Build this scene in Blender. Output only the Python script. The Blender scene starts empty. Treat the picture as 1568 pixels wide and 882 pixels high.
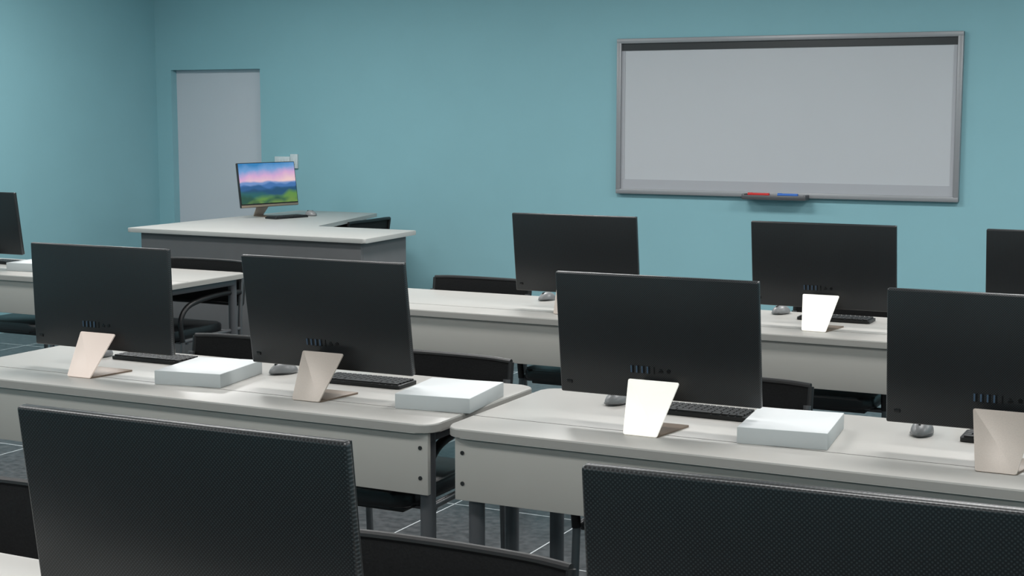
import bpy, bmesh, math, random
from mathutils import Vector, Matrix, Euler
random.seed(3)
scene = bpy.context.scene
scene.view_settings.view_transform = 'Standard'
scene.view_settings.look = 'None'

# ------------------------------------------------------------------ materials
def lin(c):
    return tuple(((x/255)/12.92 if x/255 <= .04045 else ((x/255+.055)/1.055)**2.4) for x in c) + (1.0,)

def mat(name, col, rough=.5, metal=0.0, spec=.5, emit=0.0, noise=0.0, nscale=40, bump=0.0):
    m = bpy.data.materials.new(name); m.use_nodes = True
    nt = m.node_tree; b = nt.nodes['Principled BSDF']
    b.inputs['Roughness'].default_value = rough
    b.inputs['Metallic'].default_value = metal
    b.inputs['Specular IOR Level'].default_value = spec
    c = lin(col)
    b.inputs['Base Color'].default_value = c
    if noise or bump:
        tc = nt.nodes.new('ShaderNodeTexCoord')
        n = nt.nodes.new('ShaderNodeTexNoise'); n.inputs['Scale'].default_value = nscale
        n.inputs['Detail'].default_value = 4
        nt.links.new(tc.outputs['Object'], n.inputs['Vector'])
        if noise:
            r = nt.nodes.new('ShaderNodeValToRGB')
            r.color_ramp.elements[0].position = .3; r.color_ramp.elements[1].position = .7
            r.color_ramp.elements[0].color = tuple(x*(1-noise) for x in c[:3])+(1,)
            r.color_ramp.elements[1].color = tuple(min(1, x*(1+noise)) for x in c[:3])+(1,)
            nt.links.new(n.outputs['Fac'], r.inputs['Fac'])
            nt.links.new(r.outputs['Color'], b.inputs['Base Color'])
        if bump:
            bp = nt.nodes.new('ShaderNodeBump'); bp.inputs['Strength'].default_value = bump
            bp.inputs['Distance'].default_value = .002
            nt.links.new(n.outputs['Fac'], bp.inputs['Height'])
            nt.links.new(bp.outputs['Normal'], b.inputs['Normal'])
    if emit:
        b.inputs['Emission Color'].default_value = c
        b.inputs['Emission Strength'].default_value = emit
    return m

M = {}
M['wall'] = mat('teal_wall_paint', (140,186,195), .75, noise=.015, nscale=3, spec=.3)
M['ceil'] = mat('ceiling_paint', (225,228,228), .9)
M['top'] = mat('desk_top_laminate', (189,186,181), .38, noise=.015, nscale=6)
M['panel'] = mat('desk_panel_laminate', (170,168,162), .5, noise=.01, nscale=6)
M['edge'] = mat('desk_edge_band', (156,154,149), .5)
M['seam'] = mat('seam_dark', (105,103,98), .7)
M['leg'] = mat('leg_grey_metal', (92,93,96), .4, metal=.35)
M['screw'] = mat('screw_metal', (80,80,80), .3, metal=.8)
M['blackpl'] = mat('black_plastic', (22,22,23), .45)
M['fabric'] = mat('chair_black_mesh', (30,30,31), .75, noise=.25, nscale=180, bump=.3)
M['seat'] = mat('chair_seat_vinyl', (24,27,29), .35, noise=.1, nscale=60)
M['frame'] = mat('chair_grey_tube', (105,106,108), .35, metal=.6)
M['deskdark'] = mat('desk_charcoal_panel', (112,111,112), .55, noise=.03, nscale=8)
M['desktop'] = mat('lectern_top', (184,183,179), .4, noise=.01, nscale=6)
M['alu'] = mat('board_aluminium', (150,152,155), .4, metal=.2)
M['board'] = mat('whiteboard_surface', (192,195,199), .3, noise=.008, nscale=2)
M['boardstrip'] = mat('board_side_strip', (173,175,180), .4)
M['boardblack'] = mat('board_black_strip', (36,40,42), .35)
M['red'] = mat('marker_red', (200,25,25), .4)
M['blue'] = mat('marker_blue', (30,100,190), .4)
M['white'] = mat('box_white_card', (220,223,224), .55, noise=.01, nscale=10)
M['boxside'] = mat('box_side_card', (180,184,184), .6)
M['door'] = mat('door_paint', (197,203,210), .5, noise=.008, nscale=2)
M['switch'] = mat('switch_plastic', (206,217,220), .4)
M['key'] = mat('key_caps', (38,38,39), .5)
M['mouse'] = mat('mouse_grey', (128,129,130), .35)
M['beige'] = mat('stand_champagne', (192,180,170), .42, metal=.1, noise=.04, nscale=300)
M['pink_lit'] = mat('stand_rose_lit', (250,230,218), .4, metal=.0, emit=.10)  # lit copy of the champagne plate: reflected light as pale colour and faint glow
M['white_lit'] = mat('stand_lit_glow', (255,252,243), .3, emit=.34)  # overlit copy of the champagne plate: white and emission paint the reflected light
M['foot'] = mat('stand_foot_bronze', (120,104,90), .4, metal=.3)
M['port'] = mat('usb_port_blue', (64,84,104), .4)
M['portdk'] = mat('port_dark', (8,8,9), .3)
M['screenoff'] = mat('screen_glass', (14,15,17), .1)
M['lamp'] = mat('lamp_diffuser', (255,255,255), .5, emit=1.5)
M['chin'] = mat('monitor_chin', (150,135,118), .4, metal=.3)

# perforated monitor back
def perf():
    m = bpy.data.materials.new('monitor_back_perforated'); m.use_nodes = True
    nt = m.node_tree; b = nt.nodes['Principled BSDF']
    tc = nt.nodes.new('ShaderNodeTexCoord')
    sp = nt.nodes.new('ShaderNodeSeparateXYZ'); cb = nt.nodes.new('ShaderNodeCombineXYZ')
    nt.links.new(tc.outputs['Object'], sp.inputs[0])
    nt.links.new(sp.outputs['X'], cb.inputs['X']); nt.links.new(sp.outputs['Z'], cb.inputs['Y'])
    mp = nt.nodes.new('ShaderNodeMapping'); mp.inputs['Rotation'].default_value = (0,0,math.radians(45))
    mp.inputs['Scale'].default_value = (220,220,1)
    nt.links.new(cb.outputs[0], mp.inputs['Vector'])
    v = nt.nodes.new('ShaderNodeTexVoronoi'); v.voronoi_dimensions = '2D'
    v.inputs['Scale'].default_value = 1; v.inputs['Randomness'].default_value = 0
    nt.links.new(mp.outputs[0], v.inputs['Vector'])
    r = nt.nodes.new('ShaderNodeValToRGB')
    r.color_ramp.elements[0].position = .15; r.color_ramp.elements[0].color = lin((56,59,61))
    r.color_ramp.elements[1].position = .42; r.color_ramp.elements[1].color = lin((18,19,20))
    nt.links.new(v.outputs['Distance'], r.inputs['Fac'])
    nt.links.new(r.outputs['Color'], b.inputs['Base Color'])
    bp = nt.nodes.new('ShaderNodeBump'); bp.inputs['Strength'].default_value = .12; bp.inputs['Distance'].default_value = .001
    bp.invert = True
    nt.links.new(v.outputs['Distance'], bp.inputs['Height'])
    nt.links.new(bp.outputs['Normal'], b.inputs['Normal'])
    b.inputs['Roughness'].default_value = .33
    b.inputs['Specular IOR Level'].default_value = .5
    return m
M['perf'] = perf()

def floor_mat():
    m = bpy.data.materials.new('floor_dark_tiles'); m.use_nodes = True
    nt = m.node_tree; b = nt.nodes['Principled BSDF']
    tc = nt.nodes.new('ShaderNodeTexCoord')
    br = nt.nodes.new('ShaderNodeTexBrick'); br.offset = 0; br.squash = 1
    br.inputs['Scale'].default_value = 1
    br.inputs['Brick Width'].default_value = .6; br.inputs['Row Height'].default_value = .6
    br.inputs['Mortar Size'].default_value = .003; br.inputs['Mortar Smooth'].default_value = 0
    br.inputs['Mortar'].default_value = lin((215,220,222))
    n = nt.nodes.new('ShaderNodeTexNoise'); n.inputs['Scale'].default_value = 30; n.inputs['Detail'].default_value = 8
    nt.links.new(tc.outputs['Object'], n.inputs['Vector'])
    r = nt.nodes.new('ShaderNodeValToRGB')
    r.color_ramp.elements[0].position = .35; r.color_ramp.elements[0].color = lin((54,55,57))
    r.color_ramp.elements[1].position = .7; r.color_ramp.elements[1].color = lin((90,91,93))
    nt.links.new(n.outputs['Fac'], r.inputs['Fac'])
    nt.links.new(tc.outputs['Object'], br.inputs['Vector'])
    nt.links.new(r.outputs['Color'], br.inputs['Color1']); nt.links.new(r.outputs['Color'], br.inputs['Color2'])
    nt.links.new(br.outputs['Color'], b.inputs['Base Color'])
    b.inputs['Roughness'].default_value = .3
    return m
M['floor'] = floor_mat()

def screen_mat():
    m = bpy.data.materials.new('screen_landscape'); m.use_nodes = True
    nt = m.node_tree; b = nt.nodes['Principled BSDF']
    L = nt.links.new
    tc = nt.nodes.new('ShaderNodeTexCoord'); sp = nt.nodes.new('ShaderNodeSeparateXYZ')
    L(tc.outputs['Object'], sp.inputs[0])
    def math_(op, a, bb=None, clamp=False):
        n = nt.nodes.new('ShaderNodeMath'); n.operation = op; n.use_clamp = clamp
        for i, q in enumerate((a, bb)):
            if q is None: continue
            if isinstance(q, (int, float)): n.inputs[i].default_value = q
            else: L(q, n.inputs[i])
        return n.outputs[0]
    u = math_('ADD', math_('MULTIPLY', sp.outputs['X'], -1/.59), .5)
    v = math_('DIVIDE', math_('SUBTRACT', sp.outputs['Z'], .105), .33)
    r = nt.nodes.new('ShaderNodeValToRGB'); cr = r.color_ramp
    cr.elements[0].position = .50; cr.elements[0].color = lin((240,205,205))
    cr.elements[1].position = 1.0; cr.elements[1].color = lin((40,125,185))
    e = cr.elements.new(.68); e.color = lin((215,170,212))
    e = cr.elements.new(.84); e.color = lin((110,158,212))
    cn = nt.nodes.new('ShaderNodeTexNoise'); cn.inputs['Scale'].default_value = 7; cn.inputs['Detail'].default_value = 4
    L(tc.outputs['Object'], cn.inputs['Vector'])
    vv = math_('ADD', math_('ADD', v, math_('MULTIPLY', math_('SUBTRACT', cn.outputs['Fac'], .5), .3)), math_('MULTIPLY', math_('SUBTRACT', u, .4), -.12))
    L(vv, r.inputs['Fac'])
    col = r.outputs['Color']
    # (height, amplitude, frequency, colour, edge sharpness, tilt)
    layers = [(.56,.07,3,(110,145,200),22,.0),(.50,.09,3.5,(62,110,172),25,.05),(.44,.12,3,(35,88,140),22,-.08),(.38,.14,2.6,(20,72,110),18,.1),
              (.31,.16,2.4,(28,92,95),12,-.15),(.25,.18,2.6,(95,140,60),9,.2),(.19,.16,3,(25,75,60),10,-.1),(.11,.16,3.4,(105,140,60),9,.15),(.03,.14,4,(28,70,48),12,0)]
    for i,(base,amp,sc,c,k,tl) in enumerate(layers):
        n = nt.nodes.new('ShaderNodeTexNoise'); n.noise_dimensions = '1D'
        n.inputs['Scale'].default_value = sc; n.inputs['Detail'].default_value = 1.5
        L(math_('ADD', u, i*7.3), n.inputs['W'])
        h = math_('ADD', math_('MULTIPLY', math_('SUBTRACT', n.outputs['Fac'], .5), amp*2), base)
        h = math_('ADD', h, math_('MULTIPLY', math_('SUBTRACT', u, .5), tl))
        f = math_('MULTIPLY', math_('SUBTRACT', h, v), k, True)
        mx = nt.nodes.new('ShaderNodeMix'); mx.data_type = 'RGBA'
        L(f, mx.inputs['Factor']); L(col, mx.inputs['A']); mx.inputs['B'].default_value = lin(c)
        col = mx.outputs['Result']
    b.inputs['Base Color'].default_value = (.02,.02,.02,1)
    L(col, b.inputs['Emission Color']); b.inputs['Emission Strength'].default_value = .9
    b.inputs['Roughness'].default_value = .2
    return m
M['screen'] = screen_mat()

# ------------------------------------------------------------------ mesh builder
class MB:
    def __init__(s): s.bm = bmesh.new(); s.mats = []
    def mi(s, k):
        if k not in s.mats: s.mats.append(k)
        return s.mats.index(k)
    def add(s, t, k, mx=None):
        i = s.mi(k)
        for f in t.faces: f.material_index = i; f.smooth = True
        if mx is not None: bmesh.ops.transform(t, matrix=mx, verts=t.verts)
        bmesh.ops.recalc_face_normals(t, faces=t.faces)
        me = bpy.data.meshes.new('tmp'); t.to_mesh(me); t.free()
        s.bm.from_mesh(me); bpy.data.meshes.remove(me)
    def box(s, c, d, k, bev=0, seg=2, rot=(0,0,0), mx=None):
        t = bmesh.new(); bmesh.ops.create_cube(t, size=1)
        bmesh.ops.scale(t, vec=d, verts=t.verts)
        if bev: bmesh.ops.bevel(t, geom=t.edges[:], offset=bev, segments=seg, affect='EDGES', profile=.5)
        m = Matrix.Translation(c) @ Euler(rot).to_matrix().to_4x4()
        if mx is not None: m = mx @ m
        s.add(t, k, m)
    def prism(s, pts, z0, z1, k, bev=0, mx=None, topk=None):
        t = bmesh.new()
        lo = [t.verts.new((x,y,z0)) for x,y in pts]; hi = [t.verts.new((x,y,z1)) for x,y in pts]
        t.faces.new(lo[::-1]); t.faces.new(hi); n = len(pts)
        for i in range(n): t.faces.new((lo[i],lo[(i+1)%n],hi[(i+1)%n],hi[i]))
        if bev:
            es = [e for e in t.edges if abs(e.verts[0].co.z-e.verts[1].co.z) < 1e-6]
            bmesh.ops.bevel(t, geom=es, offset=bev, segments=2, affect='EDGES', profile=.5)
        s.add(t, k, mx)
    def cyl(s, a, b, r, k, n=20, r2=None):
        a = Vector(a); b = Vector(b); t = bmesh.new(); d = b-a
        bmesh.ops.create_cone(t, cap_ends=True, segments=n, radius1=r, radius2=r if r2 is None else r2, depth=d.length)
        s.add(t, k, Matrix.Translation((a+b)/2) @ d.to_track_quat('Z','Y').to_matrix().to_4x4())
    def tube(s, pts, r, k, n=10, sub=6, flat=1.0):
        P = [Vector(p) for p in pts]; path = []
        for i in range(len(P)-1):
            p0 = P[max(i-1,0)]; p1 = P[i]; p2 = P[i+1]; p3 = P[min(i+2,len(P)-1)]
            for j in range(sub):
                q = j/sub
                path.append(.5*((2*p1)+(-p0+p2)*q+(2*p0-5*p1+4*p2-p3)*q*q+(-p0+3*p1-3*p2+p3)*q**3))
        path.append(P[-1])
        t = bmesh.new(); rings = []; N = None
        for i,p in enumerate(path):
            T = (path[min(i+1,len(path)-1)]-path[max(i-1,0)]).normalized()
            if N is None:
                N = T.cross(Vector((1,0,0)))
                if N.length < .1: N = T.cross(Vector((0,1,0)))
            N = (N-T*N.dot(T)).normalized(); B = T.cross(N)
            rings.append([t.verts.new(p+N*math.cos(2*math.pi*a/n)*r*flat+B*math.sin(2*math.pi*a/n)*r) for a in range(n)])
        for i in range(len(rings)-1):
            for a in range(n): t.faces.new((rings[i][a],rings[i][(a+1)%n],rings[i+1][(a+1)%n],rings[i+1][a]))
        t.faces.new(rings[0][::-1]); t.faces.new(rings[-1])
        s.add(t, k)
    def mesh(s, name):
        me = bpy.data.meshes.new(name); s.bm.to_mesh(me); s.bm.free()
        for k in s.mats: me.materials.append(M[k])
        me.set_sharp_from_angle(angle=math.radians(35))
        return me

def obj(name, me, loc=(0,0,0), rz=0, sc=1):
    o = bpy.data.objects.new(name, me); scene.collection.objects.link(o)
    o.location = loc; o.rotation_euler = (0,0,math.radians(rz)); o.scale = (sc,)*3
    return o

def rrect(x0,y0,x1,y1,r,n=6):
    out = []
    for cx,cy,a0 in ((x1-r,y1-r,0),(x0+r,y1-r,90),(x0+r,y0+r,180),(x1-r,y0+r,270)):
        for i in range(n+1):
            a = math.radians(a0+90*i/n); out.append((cx+r*math.cos(a),cy+r*math.sin(a)))
    return out

def rpoly(pts, r, n=4):
    out = []
    for i in range(len(pts)):
        p = Vector(pts[i]); a = Vector(pts[i-1]); b = Vector(pts[(i+1)%len(pts)])
        u = p+(a-p).normalized()*r; w = p+(b-p).normalized()*r
        for j in range(n+1):
            q = j/n; z = (1-q)**2*u+2*q*(1-q)*p+q*q*w; out.append((z.x,z.y))
    return out

# ------------------------------------------------------------------ room
XL, XR, YB, YF, H = -8.41, 3.6, -3.0, 10.0, 3.05
def slab(name, boxes, k):
    b = MB()
    for (x0,y0,z0,x1,y1,z1) in boxes:
        b.box(((x0+x1)/2,(y0+y1)/2,(z0+z1)/2),(x1-x0,y1-y0,z1-z0),k)
    return obj(name, b.mesh(name))
slab('floor', [(XL-.15,YB-.15,-.1,XR+.15,YF+.2,0)], 'floor')
slab('ceiling', [(XL-.15,YB-.15,H,XR+.15,YF+.2,H+.1)], 'ceil')
DX0, DX1, DZ = -8.25, -7.34, 1.99
slab('wall_front', [(XL,YF,0,DX0,YF+.2,H),(DX1,YF,0,XR,YF+.2,H),(DX0,YF,DZ,DX1,YF+.2,H)], 'wall')
slab('wall_left', [(XL-.15,YB,0,XL,YF+.2,H)], 'wall')
slab('wall_right', [(XR,YB,0,XR+.15,YF+.2,H)], 'wall')
slab('wall_back', [(XL-.15,YB-.15,0,XR+.15,YB,H)], 'wall')
b = MB()
b.box(((DX0+DX1)/2,YF+.10,DZ/2),(DX1-DX0,.06,DZ),'door')
b.cyl((DX1-.09,YF+.07,1.0),(DX1-.09,YF+.02,1.0),.011,'screw')
b.cyl((DX1-.09,YF+.025,1.0),(DX1-.21,YF+.025,1.0),.009,'screw')
obj('door_1', b.mesh('door_1'))

# whiteboard
b = MB()
x0,x1,z0,z1 = -4.195,-1.79,1.06,2.16; y=YF
b.box(((x0+x1)/2,y-.012,(z0+z1)/2),(x1-x0-.02,.02,z1-z0-.02),'board')
fw=.036
for zc in (z0+fw/2,z1-fw/2): b.box(((x0+x1)/2,y-.022,zc),(x1-x0,.044,fw),'alu',.006)
for xc in (x0+fw/2,x1-fw/2): b.box((xc,y-.022,(z0+z1)/2),(fw,.0438,z1-z0),'alu',.006)
b.box(((x0+x1)/2,y-.024,z1-fw-.024),(x1-x0-2*fw,.006,.05),'boardblack')
b.box(((x0+x1)/2,y-.024,z0+fw+.034),(x1-x0-2*fw,.005,.07),'boardstrip')
b.box((x0+fw+.012,y-.024,(z0+z1)/2+.01),(.024,.0045,z1-z0-2*fw-.12),'boardstrip')
b.box((x1-fw-.012,y-.024,(z0+z1)/2+.01),(.024,.0045,z1-z0-2*fw-.12),'boardstrip')
b.box((-3.0,y-.08,z0-.006),(.44,.09,.012),'alu',.004)
b.box((-3.0,y-.122,z0+.004),(.44,.008,.03),'leg',.003)
for xc in (-3.215,-2.785): b.box((xc,y-.08,z0+.008),(.02,.09,.035),'leg',.004)
obj('whiteboard', b.mesh('whiteboard'))
for k,xa,xb in (('red',-3.19,-3.04),('blue',-2.98,-2.84)):
    b = MB(); b.cyl((xa,y-.085,z0+.022),(xb,y-.085,z0+.022),.011,k); b.cyl((xa-.0,y-.085,z0+.022),(xa+.03,y-.085,z0+.022),.0125,k)
    obj('whiteboard_marker', b.mesh('whiteboard_marker'))

b = MB(); b.box((-7.125,YF-.008,1.252),(.15,.016,.065),'switch',.004)
b.box((-7.15,YF-.018,1.252),(.03,.006,.035),'switch',.001); b.box((-7.09,YF-.018,1.252),(.03,.006,.035),'switch',.001)
obj('power_outlet', b.mesh('power_outlet'))
b = MB(); b.box((-7.01,YF-.01,1.248),(.07,.02,.115),'switch',.004); b.box((-7.01,YF-.022,1.248),(.03,.006,.05),'switch',.002)
obj('light_switch', b.mesh('light_switch'))

# ------------------------------------------------------------------ classroom table (origin: front-left floor corner)
TL, TD = 2.02, .70
b = MB()
b.prism(rrect(0,0,TL,TD,.055), .722,.75,'top',.004)
b.prism(rrect(-.0006,-.0006,TL+.0006,TD+.0006,.0556), .7245,.7455,'edge')
b.box((TL/2,.185,.7502),(TL-.002,.0022,.001),'seam')
b.box((TL/2,.032,.6285),(TL-.05,.018,.187),'panel',.002)
for x in (.05,TL-.05):
    for z in (.585,.675): b.cyl((x,.024,z),(x,.0205,z),.0062,'screw',14)
for x in (.062,TL-.062):
    for yy in (.088,TD-.06):
        b.cyl((x,yy,.02),(x,yy,.722),.0235,'leg',24); b.cyl((x,yy,0),(x,yy,.02),.02,'blackpl',20,.026)
    b.box((x,TD/2,.703),(.045,TD-.12,.038),'leg',.003)
b.box((TL/2,TD-.07,.703),(TL-.16,.03,.036),'leg',.003)
table_me = b.mesh('classroom_table')
tables = [(-4.135,3.67),(-2.075,3.67),(-4.24,5.845),(-2.185,5.845),(-1.98,1.49),(-4.035,1.49),(-7.10,6.07)]
for x,yy in tables: obj('classroom_table', table_me, (x,yy,0))

# ------------------------------------------------------------------ all-in-one computer
def monitor_mesh(tilt, screen='screenoff'):
    b = MB(); W,Hh,T = .61,.362,.018
    mx = Matrix.Translation((0,.12,.26)) @ Matrix.Rotation(math.radians(tilt),4,'X')
    b.box((0,0,0),(W,T,Hh),'perf',.0055,3,mx=mx)
    b.box((0,T/2+.0015,0),(W-.004,.004,Hh-.004),'blackpl',.001,mx=mx)
    b.box((0,T/2+.0038,.012),(W-.016,.001,Hh-.036),screen,mx=mx)
    b.box((0,T/2+.0042,-Hh/2+.011),(W-.006,.003,.018),'chin',.001,mx=mx)
    yb = -T/2-.0006; zp=-.094
    for i in range(4): b.box((-.078+i*.0165,yb,zp),(.0042,.002,.020),'port',mx=mx)
    for i in range(4): b.box((-.0725+i*.0165,yb,zp),(.0034,.0016,.022),'portdk',mx=mx)
    b.box((-.008,yb,zp),(.003,.0016,.022),'portdk',mx=mx)
    b.box((.012,yb,zp-.003),(.014,.0022,.008),'portdk',.0008,mx=mx)
    b.box((.012,yb,zp+.003),(.007,.0022,.006),'portdk',.0008,mx=mx)
    for xx in (.036,):
        t = bmesh.new(); bmesh.ops.create_cone(t, cap_ends=True, segments=16, radius1=.0058, radius2=.0058, depth=.003)
        b.add(t,'portdk',mx @ Matrix.Translation((xx,yb,zp)) @ Matrix.Rotation(math.pi/2,4,'X'))
    b.box((-.275,yb,-.148),(.017,.0026,.01),'portdk',.001,mx=mx)
    b.box((-.275,yb-.001,-.148),(.011,.002,.005),'blackpl',mx=mx)
    # leaning stand plate (wider at the top)
    top = Vector((0,.102,.138)); Lp = top.length; ang = math.atan2(top.z,top.y)
    pm = Matrix.Rotation(ang,4,'X')
    pl = rpoly([(-.05,0),(.05,0),(.077,Lp),(-.077,Lp)],.005)
    b.prism(pl,0,.005,'beige',.0012,mx=pm)
    ft = rpoly([(-.05,0),(.05,0),(.08,.18),(-.08,.18)],.006)
    b.prism(ft,0,.005,'foot',.001)
    b.box((0,.113,.122),(.10,.032,.014),'blackpl',.003)
    return b.mesh('desktop_computer')
mm = {}
def monitor(x,yy,z,k='beige',tilt=7.5,rz=0,sc=1,screen='screenoff'):
    key=(tilt,screen)
    if key not in mm: mm[key]=monitor_mesh(tilt,screen)
    o = obj('desktop_computer', mm[key], (x,yy,z), rz, sc)
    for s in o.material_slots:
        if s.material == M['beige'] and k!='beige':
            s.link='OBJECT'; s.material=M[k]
    return o
Z=.7505
monitor(-3.573,3.81,Z,'pink_lit',1.5)
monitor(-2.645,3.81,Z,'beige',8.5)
monitor(-1.525,3.81,Z,'white_lit')
monitor(-.570,3.81,Z,'beige',5)
monitor(-2.765,5.985,Z,'beige')
monitor(-1.635,5.985,Z,'white_lit')
monitor(-.675,5.985,Z,'beige')
monitor(-1.434,1.63,Z,'beige',7.5,.8)
monitor(-.475,1.675,Z,'beige',7.5,2.5)
monitor(-6.65,6.21,Z,'beige')

# ------------------------------------------------------------------ keyboards, mice, boxes
b = MB()
b.prism(rrect(-.158,-.06,.158,.06,.008),0,.012,'blackpl',.002)
for r in range(5):
    n=15; w=.300/n
    y0=-.045+r*.0225
    if r==0:
        xs=[(-.15,.03),(-.12,.03),(-.09,.03),(-.06,.11),(.05,.03),(.08,.023),(.103,.023),(.126,.023)]
        for xa,ww in xs: b.box((xa+ww/2,y0,.0145),(ww-.0035,.018,.006),'key',.001,1)
    else:
        for i in range(n): b.box((-.15+w*(i+.5),y0,.0145),(w-.0035,.018,.006),'key',.001,1)
kb_me = b.mesh('keyboard')
for x,yy,z,rz,sc in ((-3.58,4.215,Z,0,1),(-2.645,4.165,Z,1,1),(-1.48,4.185,Z,-1,1),(-.56,4.2,Z,0,1),(-1.64,6.36,Z,0,1),(-2.75,6.36,Z,0,1),(-.66,6.36,Z,0,1),
    (-6.62,6.55,Z,0,1),(-6.34,8.93,.8805,-103,1),(-1.43,2.0,Z,0,1),(-.46,2.02,Z,0,1)):
    obj('keyboard', kb_me, (x,yy,z), rz, sc)

b = MB()
t = bmesh.new(); bmesh.ops.create_uvsphere(t,u_segments=28,v_segments=16,radius=1)
for v in t.verts:
    v.co.x *= .031*(1+.08*v.co.y); v.co.z = max(v.co.z,-.12)*.034*(1-.22*v.co.y*v.co.y) ; v.co.y *= .055
    v.co.z += .007
b.add(t,'mouse')
t = bmesh.new(); bmesh.ops.create_uvsphere(t,u_segments=28,v_segments=8,radius=1)
for v in t.verts: v.co.x*=.0316; v.co.y*=.0558; v.co.z=v.co.z*.006+.006
b.add(t,'blackpl')
b.box((0,.0,.0385),(.0016,.05,.003),'blackpl',rot=(0,0,0))
b.cyl((-.003,-.026,.032),(.003,-.026,.032),.008,'blackpl',16)
ms_me = b.mesh('computer_mouse')
for x,yy,z,rz in ((-3.81,4.175,Z,-10),(-3.0,4.19,Z,-25),(-1.765,4.215,Z,-10),(-.83,4.19,Z,0),(-3.055,6.42,Z,-15),(-1.915,6.455,Z,-20),(-6.31,9.19,.8805,-100),(-1.70,2.0,Z,0),(-.72,2.0,Z,0)):
    obj('computer_mouse', ms_me, (x,yy,z), rz)

b = MB()
b.box((0,0,.0225),(.245,.295,.045),'boxside',.0015)
b.box((0,0,.0452),(.243,.293,.001),'white')
bx_me = b.mesh('paper_box')
for x,yy,rz in ((-3.165,3.995,9),(-2.235,4.0,7),(-1.15,4.005,6),(-6.26,6.40,6),(-1.02,1.83,5)):
    obj('paper_box', bx_me, (x,yy,Z), rz)

# ------------------------------------------------------------------ chair (user faces -Y)
b = MB()
def backpt(u,w,dy=0): return (u*.274,.315+dy+.035*w-.018*u*u,.56+.24*w - .004*(u**6)*(1 if w>.5 else -1))
t = bmesh.new(); nx,nz=16,8; g=[]
for j in range(nz+1):
    g.append([t.verts.new(backpt(-1+2*i/nx,j/nz)) for i in range(nx+1)])
for j in range(nz):
    for i in range(nx): t.faces.new((g[j][i],g[j][i+1],g[j+1][i+1],g[j+1][i]))
bmesh.ops.solidify(t, geom=t.faces[:], thickness=.014)
b.add(t,'fabric')
b.tube([backpt(-1+2*i/8,1,.007) for i in range(9)],.0105,'blackpl')
b.tube([backpt(-1+2*i/8,0,.007) for i in range(9)],.0105,'blackpl')
for sx in (-1,1): b.tube([backpt(sx,i/3,.007) for i in range(4)],.0105,'blackpl')
b.prism(rrect(-.235,-.30,.235,.20,.06),.425,.475,'seat',.014)
b.box((0,-.05,.415),(.40,.42,.02),'blackpl',.004)
for sx in (-1,1):
    x=sx*.272
    b.tube([(x,.30,.012),(x,.285,.25),(x,.28,.45),(x,.29,.58),(x,.31,.74)],.0125,'frame',12)
    b.tube([(x,-.25,.012),(x,-.235,.22),(x,-.22,.42)],.0125,'frame',12)
    b.tube([(x,-.22,.42),(x,0,.425),(x,.28,.43)],.0115,'frame',12)
    b.tube([(x,.285,.635),(x*1.02,.12,.645),(x*1.03,-.08,.63),(x*1.02,-.19,.60),(x,-.235,.53),(x,-.222,.42)],.0145,'blackpl',12)
    for yy in (.30,-.25): b.cyl((x,yy,0),(x,yy,.02),.016,'blackpl',14)
for yy,z in ((-.18,.41),(.2,.42)): b.cyl((-.272,yy,z),(.272,yy,z),.0105,'frame')
ch_me = b.mesh('office_chair')
for x,yy,rz,sc in ((-3.36,4.17,0,1),(-2.555,4.17,0,1),(-1.515,4.185,0,1),(-.52,4.18,0,1),
    (-2.42,2.14,0,1),(-1.405,2.145,0,1),(-.47,2.16,0,1),
    (-3.55,6.35,0,1),(-2.78,6.36,0,1),(-1.64,6.35,0,1),(-.72,6.35,0,1),
    (-5.42,6.5,0,1),(-6.28,6.43,0,1),(-6.19,9.22,-88,1.075)):
    obj('office_chair', ch_me, (x,yy,0), rz, sc)

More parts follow.
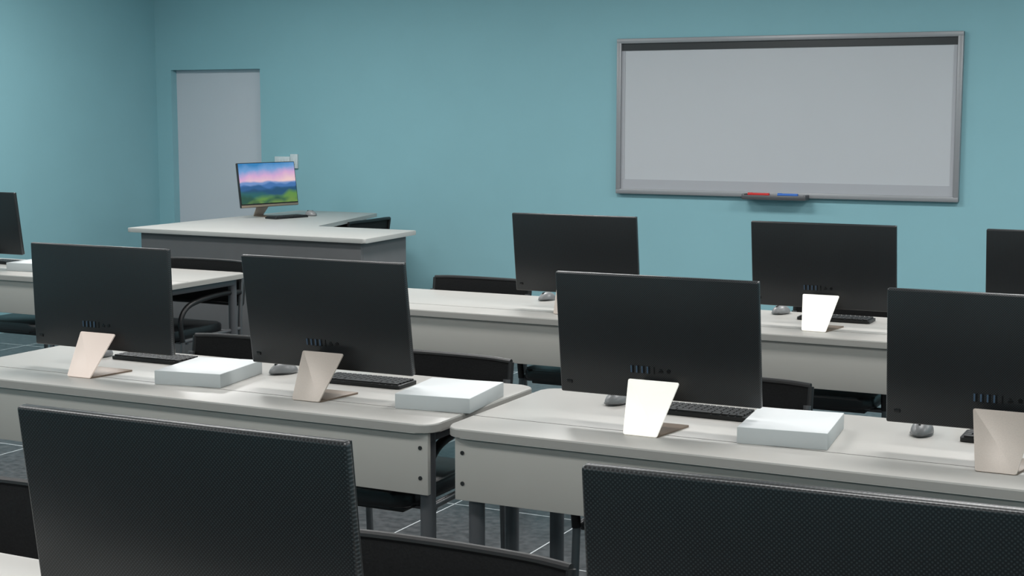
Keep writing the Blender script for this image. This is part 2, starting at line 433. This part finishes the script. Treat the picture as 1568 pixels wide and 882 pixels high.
# ------------------------------------------------------------------ teacher desk
b = MB()
tp=[(-6.75,7.69),(-4.86,7.65),(-4.92,8.37),(-5.70,8.38),(-6.03,9.67),(-6.75,9.67)]
b.prism(rpoly(tp,.02),.852,.88,'desktop',.004)
def wallseg(p,q,th,z0,z1,k):
    p=Vector(p);q=Vector(q);d=(q-p).normalized();n=Vector((-d.y,d.x))*th
    b.prism([(p.x,p.y),(q.x,q.y),(q.x+n.x,q.y+n.y),(p.x+n.x,p.y+n.y)],z0,z1,k,.001)
wallseg((-6.68,7.75),(-4.93,7.71),.025,0,.851,'deskdark')
wallseg((-4.93,7.737),(-4.98,8.33),.025,0,.851,'deskdark')
wallseg((-6.68,9.62),(-6.68,7.777),.025,0,.851,'deskdark')
wallseg((-6.10,9.62),(-6.65,9.62),.025,0,.851,'deskdark')
b.box((-5.35,8.32,.78),(.7,.02,.12),'deskdark')
obj('teacher_desk', b.mesh('teacher_desk'))
monitor(-6.66,9.02,.8805,'beige',7.5,-103,.9,'screen')

# ------------------------------------------------------------------ ceiling lights
for ix,x in enumerate((-6.6,-3.6,-.6,2.2)):
    for iy,yy in enumerate((-1.5,1.8,4.8,7.4)):
        b = MB(); b.box((0,0,-.02),(1.24,.64,.04),'alu',.004); b.box((0,0,-.0405),(1.18,.58,.006),'lamp')
        obj('ceiling_light', b.mesh('ceiling_light'), (x,yy,H))
        l = bpy.data.lights.new('ceiling_lamp','AREA'); l.shape='RECTANGLE'; l.size=1.18; l.size_y=.58
        l.energy = (36,34,32,54)[iy]; l.color=(1,.985,.97)
        lo = bpy.data.objects.new('ceiling_lamp', l); scene.collection.objects.link(lo); lo.location=(x,yy,H-.06)

w = bpy.data.worlds.new('World'); scene.world = w; w.use_nodes=True
w.node_tree.nodes['Background'].inputs[0].default_value=(.8,.9,1,1); w.node_tree.nodes['Background'].inputs[1].default_value=.3

# ------------------------------------------------------------------ camera
cd = bpy.data.cameras.new('camera'); cd.sensor_width=36; cd.lens=52.58; cd.clip_start=.05
co = bpy.data.objects.new('camera', cd); scene.collection.objects.link(co)
co.location=(0,0,1.65); co.rotation_euler=(math.radians(90-6.75),0,math.radians(26.8))
scene.camera = co
